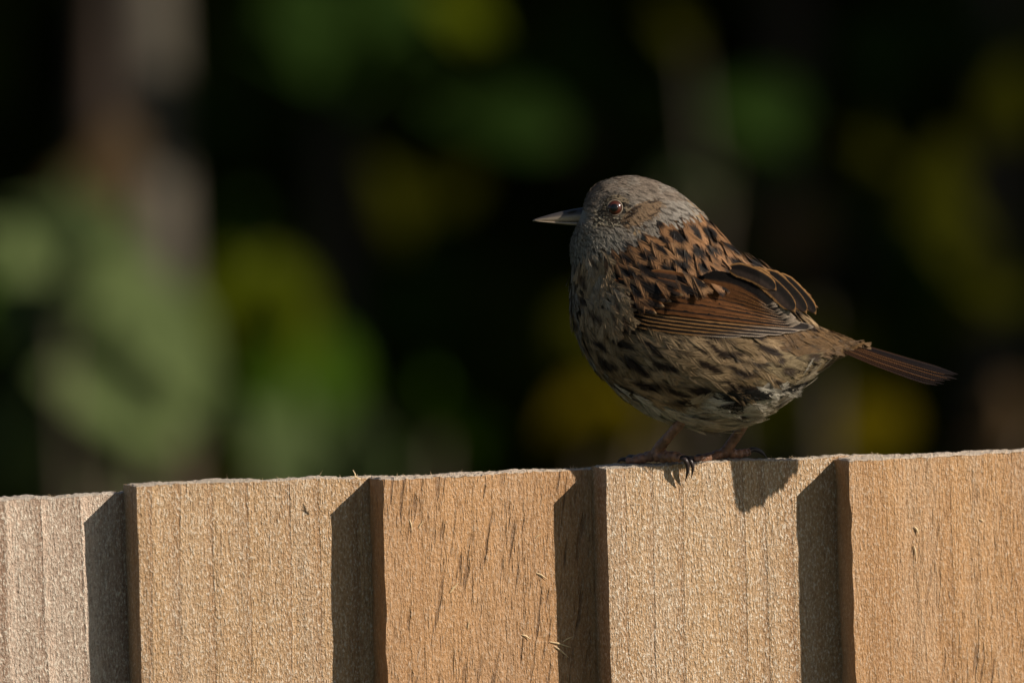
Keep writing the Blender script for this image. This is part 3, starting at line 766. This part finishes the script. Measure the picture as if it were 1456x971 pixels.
# --- eyes
def gloss(name, colr, rough=.06, inner=None):
    t = NT(name)
    f = t.noise(t.n('ShaderNodeTexCoord').outputs['Object'], 2500.0, 2.0)
    t.out(t.mix(f, tuple(x * .7 for x in colr), tuple(x * 1.3 for x in colr)), 'Base Color'); t.set(Roughness=rough); t.bsdf.inputs['Coat Weight'].default_value = 1.0; t.bsdf.inputs['Coat Roughness'].default_value = .13; t.bsdf.inputs['Specular IOR Level'].default_value = .15
    return t.mat
rim_m, iris_m, pup_m = gloss('eye_rim', (.012, .009, .008), .25), gloss('iris', (.060, .013, .005), .5), gloss('pupil', (.002, .002, .002), .5)
EW = float(skin_w(np.array([875.]), np.array([296.]))[0])
def cap(name, c, r, a0, a1, mat, parent, ax):
    ax = np.array(ax, float); ax /= np.linalg.norm(ax); s1 = np.cross(ax, (0, 1, 0)); s1 /= np.linalg.norm(s1); s2 = np.cross(ax, s1)
    rings = []
    for a in np.linspace(a0, a1, 10):
        rings.append([c + r * (ax * math.cos(a) + (s1 * math.cos(b) + s2 * math.sin(b)) * math.sin(a)) for b in np.linspace(0, 2 * np.pi, 28, endpoint=False)])
    return loft(name, rings, mat, parent)
for sg in (1, -1):
    wc = (EW if sg > 0 else 2 * float(axis_w(875.)) - EW)
    ax = (-.12, -.05, sg)
    c = np.array((875., 296., wc - sg * 6.0))
    eb = cap('eye', c, 13.0, .01, 3.13, rim_m, None, ax)
    cap('iris', c, 13.25, .34, .84, iris_m, eb, ax); cap('pupil', c, 13.35, .004, .42, pup_m, eb, ax)
    # bare skin rim of the eyelid
    lid = []
    n1 = np.array(ax) / np.linalg.norm(ax); s1 = np.cross(n1, (0, 1, 0)); s1 /= np.linalg.norm(s1); s2 = np.cross(n1, s1)
    for b in np.linspace(0, 2 * np.pi, 36, endpoint=False):
        rd = s1 * math.cos(b) + s2 * math.sin(b); cc_ = c + n1 * 13.2 * math.cos(.95) + rd * 13.2 * math.sin(.95)
        lid.append([cc_ + (rd * math.cos(a) + n1 * math.sin(a)) * 1.15 for a in np.linspace(0, 2 * np.pi, 8, endpoint=False)])
    lid.append(lid[0]); loft('eyelid', lid, plain('eyelid_skin', (.20, .15, .105), .6, .3, 1500.0), eb, cap=False)

# --- legs, toes, claws
def skin_leg(name, colr):
    t = NT(name); co = t.n('ShaderNodeTexCoord').outputs['Object']
    v = t.n('ShaderNodeTexVoronoi', {'Vector': co, 'Scale': 1100.0}); f = t.noise(co, 500.0, 3.0)
    c = t.mix(t.ramp(f, .35, .7), tuple(x * .6 for x in colr), tuple(min(1, x * 1.35) for x in colr))
    t.out(c, 'Base Color'); t.set(Roughness=.42)
    t.out(t.n('ShaderNodeBump', {'Height': v.outputs[0], 'Strength': .6, 'Distance': .0004}).outputs[0], 'Normal'); return t.mat
leg_m = skin_leg('leg_skin', (.25, .120, .068)); claw_m = plain('claw_horn', (.035, .024, .022), .35, .3, 600.0)
def tube(name, pts, rad, mat, parent, scute=0.0, nseg=12, sub=9):
    pts = np.array(pts, float); rad = np.array(rad, float); n = len(pts); rings = []
    s = np.linspace(0, n - 1, (n - 1) * sub + 1)
    def cr(a, s):
        i = min(int(s), n - 2); f = s - i; g = lambda k: a[max(0, min(n - 1, k))]
        p0, p1, p2, p3 = g(i - 1), g(i), g(i + 1), g(i + 2)
        return .5 * (2 * p1 + (p2 - p0) * f + (2 * p0 - 5 * p1 + 4 * p2 - p3) * f * f + (3 * p1 - p0 - 3 * p2 + p3) * f ** 3)
    c = np.array([cr(pts, x) for x in s]); rr = np.array([max(.15, cr(rad, x)) for x in s])
    tg = np.gradient(c, axis=0)
    for k in range(len(s)):
        t = tg[k] / np.linalg.norm(tg[k]); a1 = np.cross(t, (.1, .2, 1.)); a1 /= np.linalg.norm(a1); a2 = np.cross(t, a1)
        r = rr[k] * (1 + scute * (.5 + .5 * math.sin(s[k] * 9.5)))
        rings.append([c[k] + (a1 * math.cos(b) + a2 * math.sin(b)) * r for b in np.linspace(0, 2 * np.pi, nseg, endpoint=False)])
    return loft(name, rings, mat, parent)
# near leg
lg = tube('leg', [(985, 572, -10), (970, 598, -16), (952, 619, -26), (938, 636, -38), (932, 648, -44)], [11, 8.2, 7.0, 8.2, 8.5], leg_m, None, .05)
tube('toe', [(934, 645, -42), (922, 650, -46), (906, 654, -52), (891, 655, -58)], [8, 6.0, 5.2, 4.2], leg_m, lg, .24); tube('claw', [(893, 654, -57), (884, 653, -61), (877, 658, -64)], [3.6, 2.6, .3], claw_m, lg)
tube('toe', [(934, 646, -44), (918, 649, -58), (902, 651, -72)], [7.5, 5.6, 4.0], leg_m, lg, .24); tube('claw', [(904, 650, -70), (894, 649, -80), (888, 654, -85)], [3.4, 2.4, .3], claw_m, lg)
tube('toe', [(934, 647, -42), (946, 650, -34), (958, 649, -28), (968, 652, -21)], [8.5, 7.0, 6.8, 4.8], leg_m, lg, .24); tube('claw', [(966, 650, -24), (975, 655, -17), (978, 668, -21), (974, 685, -29)], [4.0, 3.6, 2.6, .3], claw_m, lg)
tube('toe', [(936, 646, -46), (948, 648, -46), (962, 649, -42), (972, 651, -34)], [8, 6.4, 6.0, 4.4], leg_m, lg, .24); tube('claw', [(970, 650, -36), (980, 653, -25), (985, 664, -24), (983, 680, -30)], [3.8, 3.4, 2.5, .3], claw_m, lg)
# far leg
lf = tube('leg', [(1062, 588, -70), (1052, 612, -76), (1040, 630, -80), (1030, 644, -84)], [10, 7.6, 7.4, 8], leg_m, None, .05)
tube('toe', [(1030, 641, -84), (1045, 645, -86), (1058, 644, -89), (1066, 642, -92)], [7.5, 6.0, 5.4, 4.4], leg_m, lf, .22); tube('claw', [(1062, 643, -90), (1072, 639, -93), (1083, 643, -95), (1091, 652, -96)], [4.0, 3.3, 2.5, .4], claw_m, lf)
tube('toe', [(1032, 643, -84), (1016, 649, -80), (1000, 652, -74), (986, 653, -70)], [7.5, 5.4, 4.8, 3.8], leg_m, lf, .22); tube('claw', [(988, 652, -71), (979, 651, -67), (971, 655, -64)], [3.2, 2.4, .3], claw_m, lf)
tube('toe', [(1032, 643, -86), (1014, 647, -92), (998, 650, -98)], [7, 5, 3.8], leg_m, lf, .22); tube('claw', [(1000, 649, -97), (992, 648, -101), (985, 652, -104)], [3.0, 2.2, .3], claw_m, lf)

# ------------------------------------------------------------------ garden behind
def leaf_shape(fold=.25, droop=.35, wid=.42, n=7):
    v = []
    for i in range(n):
        t = i / (n - 1); w = wid * math.sin(math.pi * min(1, t * .94 + .05)) ** .8 * (1 - .25 * t)
        z = -droop * t * t
        v += [(-w, t, z + fold * w), (0, t, z), (w, t, z + fold * w)]
    f = []
    for i in range(n - 1):
        for j in (0, 1): f.append((i * 3 + j, i * 3 + j + 1, i * 3 + j + 4, i * 3 + j + 3))
    return v, f
def leaf_mat(name, colr, rough=.4, trans=.25, spec=.5):
    t = NT(name); co = t.n('ShaderNodeTexCoord').outputs['Object']; oi = t.n('ShaderNodeObjectInfo').outputs['Random']
    f = t.noise(co, 30.0, 2.0)
    c = t.mix(f, tuple(x * .75 for x in colr), tuple(x * 1.25 for x in colr)); c = t.mix(t.math('MULTIPLY', oi, .5), c, tuple(x * .7 for x in colr))
    t.out(c, 'Base Color'); t.set(Roughness=rough); t.bsdf.inputs['Specular IOR Level'].default_value = spec
    tr = t.n('ShaderNodeBsdfTranslucent', {'Color': c}).outputs[0]; mx = t.n('ShaderNodeMixShader', {0: trans, 1: t.bsdf.outputs[0], 2: tr})
    t.t.links.new(mx.outputs[0], t.t.nodes['Material Output'].inputs['Surface']); return t.mat
LV, LF = leaf_shape(wid=.36)
def aim(d, roll):
    """rotation that lays a leaf's length along d"""
    d = Vector(d).normalized(); q = d.to_track_quat('Y', 'Z'); return q.to_matrix() @ Matrix.Rotation(roll, 3, 'Y')
def leafy(name, pos, dirs, sizes, mat, parent, stuff=False, rolls=None):
    lv = np.array(LV); V = []; Fq = []; lf_ = np.array(LF)
    for k in range(len(pos)):
        mt = np.array(aim(dirs[k], rolls[k] if rolls is not None else rng.uniform(-1.2, 1.2)))
        V.append((lv * sizes[k]) @ mt.T + pos[k]); Fq.append(lf_ + k * len(lv))
    o = new_mesh(name, np.concatenate(V), np.concatenate(Fq), mat, parent, smooth=True)
    if stuff: o['kind'] = 'stuff'
    return o
def stick(name, pts, r0_, r1_, mat, parent, nseg=9):
    pts = np.array(pts, float); n = len(pts); V = []; F = []
    for k in range(n):
        t = pts[min(k + 1, n - 1)] - pts[max(k - 1, 0)]; t /= np.linalg.norm(t); a = np.cross(t, (.3, 1, .1)); a /= np.linalg.norm(a); b = np.cross(t, a); r = lerp(r0_, r1_, k / (n - 1)) * (1 + .08 * math.sin(k * 2.3))
        for q in range(nseg): V.append(pts[k] + (a * math.cos(q * 2 * math.pi / nseg) + b * math.sin(q * 2 * math.pi / nseg)) * r)
    for k in range(n - 1):
        for q in range(nseg): F.append((k * nseg + q, k * nseg + (q + 1) % nseg, (k + 1) * nseg + (q + 1) % nseg, (k + 1) * nseg + q))
    F.append(tuple(range(nseg - 1, -1, -1))); F.append(tuple((n - 1) * nseg + q for q in range(nseg)))
    return new_mesh(name, V, F, mat, parent, smooth=True)
bark = plain('bark', (.085, .062, .042), .9, .35, 35.0, .5); bark_grey = plain('bark_pale', (.088, .074, .055), .9, .3, 25.0, .5); bark_dk = plain('bark_dark', (.05, .038, .028), .9, .3, 25.0)

# dark evergreen hedge at the back, in shade
hedge = empty('hedge', (0, 5.3, 0), 'deep shaded evergreen hedge filling the dark background', 'hedge')
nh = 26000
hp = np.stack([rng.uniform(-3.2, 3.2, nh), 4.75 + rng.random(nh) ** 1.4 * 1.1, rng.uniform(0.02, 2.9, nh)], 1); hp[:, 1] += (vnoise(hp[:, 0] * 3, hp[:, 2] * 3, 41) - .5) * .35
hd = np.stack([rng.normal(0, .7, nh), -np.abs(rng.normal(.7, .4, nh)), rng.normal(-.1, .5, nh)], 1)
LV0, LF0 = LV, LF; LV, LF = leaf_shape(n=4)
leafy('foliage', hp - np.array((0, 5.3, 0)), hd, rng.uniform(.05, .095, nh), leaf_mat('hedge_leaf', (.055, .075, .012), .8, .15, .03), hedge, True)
LV, LF = LV0, LF0
# dark rough backing added inside the hedge so its gaps read as deep shade
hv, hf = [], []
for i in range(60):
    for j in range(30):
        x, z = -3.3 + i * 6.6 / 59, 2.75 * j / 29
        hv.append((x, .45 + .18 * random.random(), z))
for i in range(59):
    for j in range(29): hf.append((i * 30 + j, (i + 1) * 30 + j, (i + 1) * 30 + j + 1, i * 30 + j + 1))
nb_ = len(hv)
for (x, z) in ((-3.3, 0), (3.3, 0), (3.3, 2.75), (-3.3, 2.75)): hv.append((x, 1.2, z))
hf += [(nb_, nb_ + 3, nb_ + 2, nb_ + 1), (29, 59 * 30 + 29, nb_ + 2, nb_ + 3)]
hc = new_mesh('dark_backing', hv, hf, plain('backing_dark', (.018, .014, .008), .95, .4, 12.0), hedge); hc['kind'] = 'stuff'
for k in range(9):
    x = -3 + k * .75 + rng.uniform(-.1, .1); stick('stem', [(x, .95, 0), (x + .05, .9, 1.2), (x + .1, .95, 2.6)], .035, .012, bark_dk, hedge)

LEAFMESH = {}
def plant(name, label, cat, root, stems, leaves, mat, stem_mat, group=None, r0_=.0045):
    """stems: lists of world points; leaves: (world pos, dir, size, roll)"""
    e_ = empty(name, root, label, cat, group); ro = np.array(root)
    for st_ in stems: stick('stem', [np.array(p) - ro for p in st_], r0_, r0_ * .5, stem_mat, e_)
    if mat.name not in LEAFMESH:
        me = bpy.data.meshes.new('leaf'); me.from_pydata(LV, [], LF); me.materials.append(mat); me.polygons.foreach_set('use_smooth', [True] * len(me.polygons)); LEAFMESH[mat.name] = me
    for (p, d, s, rl) in leaves:
        o = bpy.data.objects.new('leaf', LEAFMESH[mat.name]); col.objects.link(o); o.parent = e_
        o.location = [float(x) for x in (np.array(p) - ro)]; o.rotation_euler = aim(d, rl).to_euler(); o.scale = (s, s, s)
    return e_
toward = Vector(S)      # leaves turn their faces to the light
def spray(cx, cy, rx, ry, d0, d1, n, size, seed, face=.6):
    r = np.random.default_rng(seed); out = []
    for k in range(n):
        a = r.uniform(0, 2 * math.pi); q = math.sqrt(r.random())
        p = far_point(cx + math.cos(a) * q * rx, cy + math.sin(a) * q * ry, r.uniform(d0, d1)); s = size * r.uniform(.7, 1.25)
        d = Vector((r.normal(0, .8), r.normal(-.25, .4), r.normal(-.35, .6))).normalized()
        # choose the roll whose leaf normal turns best to the light
        best, br = -9, 0
        for rl in np.linspace(-3.1, 3.1, 16):
            nrm = aim(d, rl) @ Vector((0, 0, 1)); v = nrm.dot(toward) * face + r.normal(0, .25)
            if v > best: best, br = v, rl
        out.append((p - np.array(aim(d, br) @ Vector((0, s * .5, 0))), d, s, br))
    return out
def big_leaf(a, b, d, facing=1.0):
    p0, p1 = far_point(*a, d), far_point(*b, d - .03); dv = Vector(p1 - p0); best, br = -9, 0
    for rl in np.linspace(-3.1, 3.1, 60):
        nrm = aim(dv, rl) @ Vector((0, 0, 1)); v = nrm.dot(toward) * .6 + nrm.dot(Vector((0, -1, 0))) * .6
        if v > best: best, br = v, rl
    return (p0, dv, dv.length, br)
def stems_to(root, leaves, n, seed):
    r = np.random.default_rng(seed); o = []
    for k in r.choice(len(leaves), min(n, len(leaves)), replace=False):
        p = leaves[k][0]; ro = np.array(root); o.append([ro + r.normal(0, .02, 3) * np.array((1, 1, 0)), lerp(ro, p, .5) + np.array((0, .03, .05)), p])
    return o
silver = leaf_mat('silver_leaf', (.105, .138, .048), .8, .15, .08); green = leaf_mat('green_leaf', (.030, .062, .003), .8, .25, .05); yellowgreen = leaf_mat('yellow_green_leaf', (.058, .072, .001), .8, .35, .05)
greygreen = leaf_mat('grey_green_leaf', (.058, .080, .028), .8, .15, .08)
yellow = leaf_mat('yellow_leaf', (.085, .064, .0005), .8, .35, .03); dull = leaf_mat('dull_leaf', (.017, .036, .005), .8, .2, .04); brown = leaf_mat('brown_leaf', (.075, .045, .018), .7, .2, .2); olive = leaf_mat('olive_leaf', (.030, .031, .0008), .8, .3, .03)
def groundxy(px, d): p = far_point(px, 485, d); return (p[0], p[1], 0.0)

def shrub(name, label, root, specs, mat, smat, nst=3, seed=0):
    lv = []
    for q, sp in enumerate(specs): lv += spray(*sp, seed=seed * 10 + q)
    return plant(name, label, 'shrub', root, stems_to(root, lv, nst, seed), lv, mat, smat)
shrub('silver_leaved_shrub', 'cluster of smaller grey green leaves around the fan of broad leaves', groundxy(150, 3.1),
      [(75, 365, 38, 50, 2.8, 3.0, 11, .07), (120, 445, 60, 55, 2.8, 3.0, 16, .07), (195, 520, 65, 55, 2.8, 3.0, 16, .065), (100, 560, 60, 40, 2.9, 3.05, 6, .055)], silver, bark, 3, 1)
sl = [big_leaf(a, b, d) for a, b, d in [((262, 600), (35, 300), 2.86), ((275, 560), (120, 350), 2.9), ((265, 615), (55, 430), 2.83), ((280, 590), (215, 420), 2.88), ((250, 640), (110, 520), 2.87), ((60, 700), (10, 560), 2.9)]]
rt = groundxy(270, 2.95)
plant('broad_leaved_plant', 'fan of very broad pale grey green leaves low by the slim trunk', 'plant', rt, stems_to(rt, sl, 2, 77), sl, silver, bark)
shrub('grey_green_bush', 'low dull green bush just over the fence by the silver leaves', groundxy(40, 3.0), [(25, 630, 45, 55, 2.9, 3.1, 9, .05), (170, 640, 70, 45, 2.95, 3.1, 8, .05)], greygreen, bark, 3, 9)
shrub('bright_green_shrub', 'mid green bush with sunlit leaves beside the slim trunk', groundxy(400, 3.2),
      [(420, 540, 75, 50, 3.0, 3.3, 11, .055), (15, 430, 28, 50, 3.0, 3.3, 4, .055), (665, 600, 55, 35, 3.2, 3.4, 4, .05), (340, 560, 40, 50, 3.1, 3.3, 4, .05)], green, bark, 3, 2)
shrub('yellow_green_shrub', 'yellow green leaves above the mid green bush', groundxy(380, 3.4), [(370, 440, 60, 32, 3.1, 3.3, 6, .055), (345, 650, 35, 25, 3.0, 3.2, 4, .04), (668, 8, 30, 18, 3.1, 3.3, 2, .05)], yellowgreen, bark, 2, 3)
shrub('dull_green_shrub', 'grey green leaves low over the fence under the mid green bush', groundxy(480, 3.0), [(440, 625, 55, 40, 2.9, 3.1, 7, .055), (510, 655, 45, 30, 2.9, 3.1, 4, .05), (978, 275, 25, 40, 3.3, 3.45, 2, .035)], greygreen, bark, 3, 4)
shrub('overhanging_shrub', 'dark green leafy branch hanging high above the bushes', groundxy(520, 3.9), [(470, 70, 85, 50, 3.3, 3.5, 7, .07), (400, 20, 40, 30, 3.3, 3.5, 3, .06), (560, 50, 40, 50, 3.3, 3.5, 3, .06), (700, 165, 40, 45, 3.4, 3.6, 3, .05), (345, 330, 45, 35, 3.5, 3.6, 3, .05), (1080, 180, 35, 50, 3.2, 3.4, 4, .05), (620, 420, 90, 90, 3.7, 4.1, 9, .06), (850, 120, 120, 70, 3.7, 4.1, 9, .06), (1250, 380, 130, 90, 3.6, 4.0, 10, .06), (1330, 90, 110, 70, 3.6, 4.0, 8, .06), (320, 180, 50, 80, 3.7, 4.0, 5, .06), (1020, 420, 60, 100, 3.7, 4.0, 5, .06)], dull, bark_dk, 2, 5)
shrub('golden_shrub', 'low shrub with yellow leaves glowing beneath the bird', groundxy(900, 3.2), [(880, 600, 40, 45, 3.0, 3.2, 6, .045), (1215, 610, 50, 30, 3.0, 3.2, 4, .04)], yellow, bark, 3, 6)
shrub('olive_shrub', 'tall thin olive green shrub with scattered sunlit leaves', groundxy(1250, 3.2), [(1245, 190, 22, 22, 3.0, 3.1, 2, .045), (1355, 270, 30, 30, 3.0, 3.1, 3, .045), (1410, 430, 45, 100, 3.0, 3.2, 8, .045), (1440, 150, 20, 60, 3.1, 3.3, 2, .04), (600, 300, 60, 60, 3.4, 3.6, 3, .04), (1160, 480, 70, 50, 3.0, 3.3, 5, .045), (820, 500, 50, 60, 3.1, 3.3, 4, .045), (950, 40, 50, 30, 3.2, 3.4, 2, .04), (1130, 585, 40, 30, 3.1, 3.3, 3, .04)], olive, bark_dk, 3, 7)
shrub('withered_plant', 'small brown withered leaves low beside the slim trunk', groundxy(260, 2.9), [(255, 660, 35, 22, 2.8, 2.95, 5, .035), (135, 265, 35, 45, 3.2, 3.35, 4, .045), (1105, 340, 35, 60, 3.6, 3.8, 4, .04), (1425, 590, 35, 50, 3.0, 3.2, 6, .045), (800, 210, 35, 30, 3.6, 3.8, 3, .04)], brown, bark, 2, 8)

def slim_tree(label, line, rad, mat, seed):
    root = (line[0][0], line[0][1], 0.0); e_ = empty('slim_tree', root, label, 'tree', 'slim trunks behind the fence'); ro = np.array(root)
    stick('trunk', [np.array(p) - ro for p in line], rad, rad * .8, mat, e_, 14)
    top = np.array(line[-1]) - ro; r = np.random.default_rng(seed); n = 900; rx = [0, -1.9, -.8, .2, 1.3, 2.2][seed] - root[0]
    p = r.uniform(-1, 1, (n, 3)) * np.array((1.3, 1.15, .32)) + np.array((rx, 4.35 - root[1], 2.24)); p[:, 2] += np.abs(p[:, 0] - rx) * -.08 + r.normal(0, .08, n); d = r.normal(0, 1, (n, 3))
    leafy('crown', p, d, r.uniform(.10, .16, n), dull, e_, True)  # leaf layer above the view, spread to block skylight from the hedge
def trunk_line(px0, py0, px1, py1, d):
    a, b = far_point(px0, py0, d), far_point(px1, py1, d); t = (a - b) / (a[2] - b[2])
    return [b + t * (z - b[2]) for z in (0.0, .5, 1.0, 1.25, 1.5, 2.0, 2.4)]
slim_tree('pale slim tree trunk rising behind the grey green leaves', trunk_line(208, 80, 232, 690, 3.35), .019, bark_grey, 1)
slim_tree('brown leaning trunk close beside the pale slim trunk', trunk_line(150, 0, 130, 400, 3.45), .014, plain('bark_reddish', (.050, .032, .022), .9, .3, 30.0), 2)
slim_tree('thin dull trunk under the hanging dark green branch', trunk_line(480, 120, 480, 690, 4.3), .014, bark_dk, 3)
slim_tree('pale thin trunk at the far right edge of the garden', trunk_line(1420, 250, 1412, 690, 3.9), .016, bark_dk, 4)
slim_tree('dull trunk standing behind the bird', trunk_line(1120, 100, 1100, 690, 4.4), .016, bark_dk, 5)

# tall evergreens added out of frame to the right to keep the hedge shaded
def shade_conifer(x, y, h, r, seed, label):
    e_ = empty('added_shade_tree', (x, y, 0), label, 'tree', 'added evergreens out of view that shade the garden'); q = np.random.default_rng(seed)
    stick('trunk', [(0, 0, 0), (0, 0, h * .5), (0, 0, h * .97)], .12, .02, bark_dk, e_)
    V, F = [], []; a, b = 18, 24
    for i in range(a):
        t = i / (a - 1); rr = r * .86 * (1 - t ** 2.2) ** .6 + .02
        for j in range(b): an = j * 2 * math.pi / b; k = rr * (.85 + .3 * q.random()); V.append((math.cos(an) * k, math.sin(an) * k, .15 + t * (h - .2)))
    for i in range(a - 1):
        for j in range(b): F.append((i * b + j, i * b + (j + 1) % b, (i + 1) * b + (j + 1) % b, (i + 1) * b + j))
    cr = new_mesh('crown', V, F, leaf_mat('shade_conifer_core', (.02, .03, .012), .8, 0), e_)
    n = 2500; t = q.random(n); an = q.uniform(0, 6.28, n); rr = r * (1 - t ** 2.2) ** .6 * q.uniform(.85, 1.05, n) + .03
    p = np.stack([np.cos(an) * rr, np.sin(an) * rr, .15 + t * (h - .2)], 1); d = np.stack([np.cos(an), np.sin(an), q.normal(.3, .3, n)], 1)
    s = leafy('foliage', p, d, q.uniform(.12, .22, n), dull, e_, True)
shade_conifer(3.3, 3.0, 5.2, .95, 1, 'added dense evergreen out of view beside the fence line, for shade')
shade_conifer(4.6, 4.2, 5.6, 1.1, 2, 'added broad evergreen out of view behind its slimmer neighbour, for shade')
shade_conifer(5.0, 6.0, 5.6, 1.2, 3, 'added evergreen out of view at the end of the hedge, for shade')
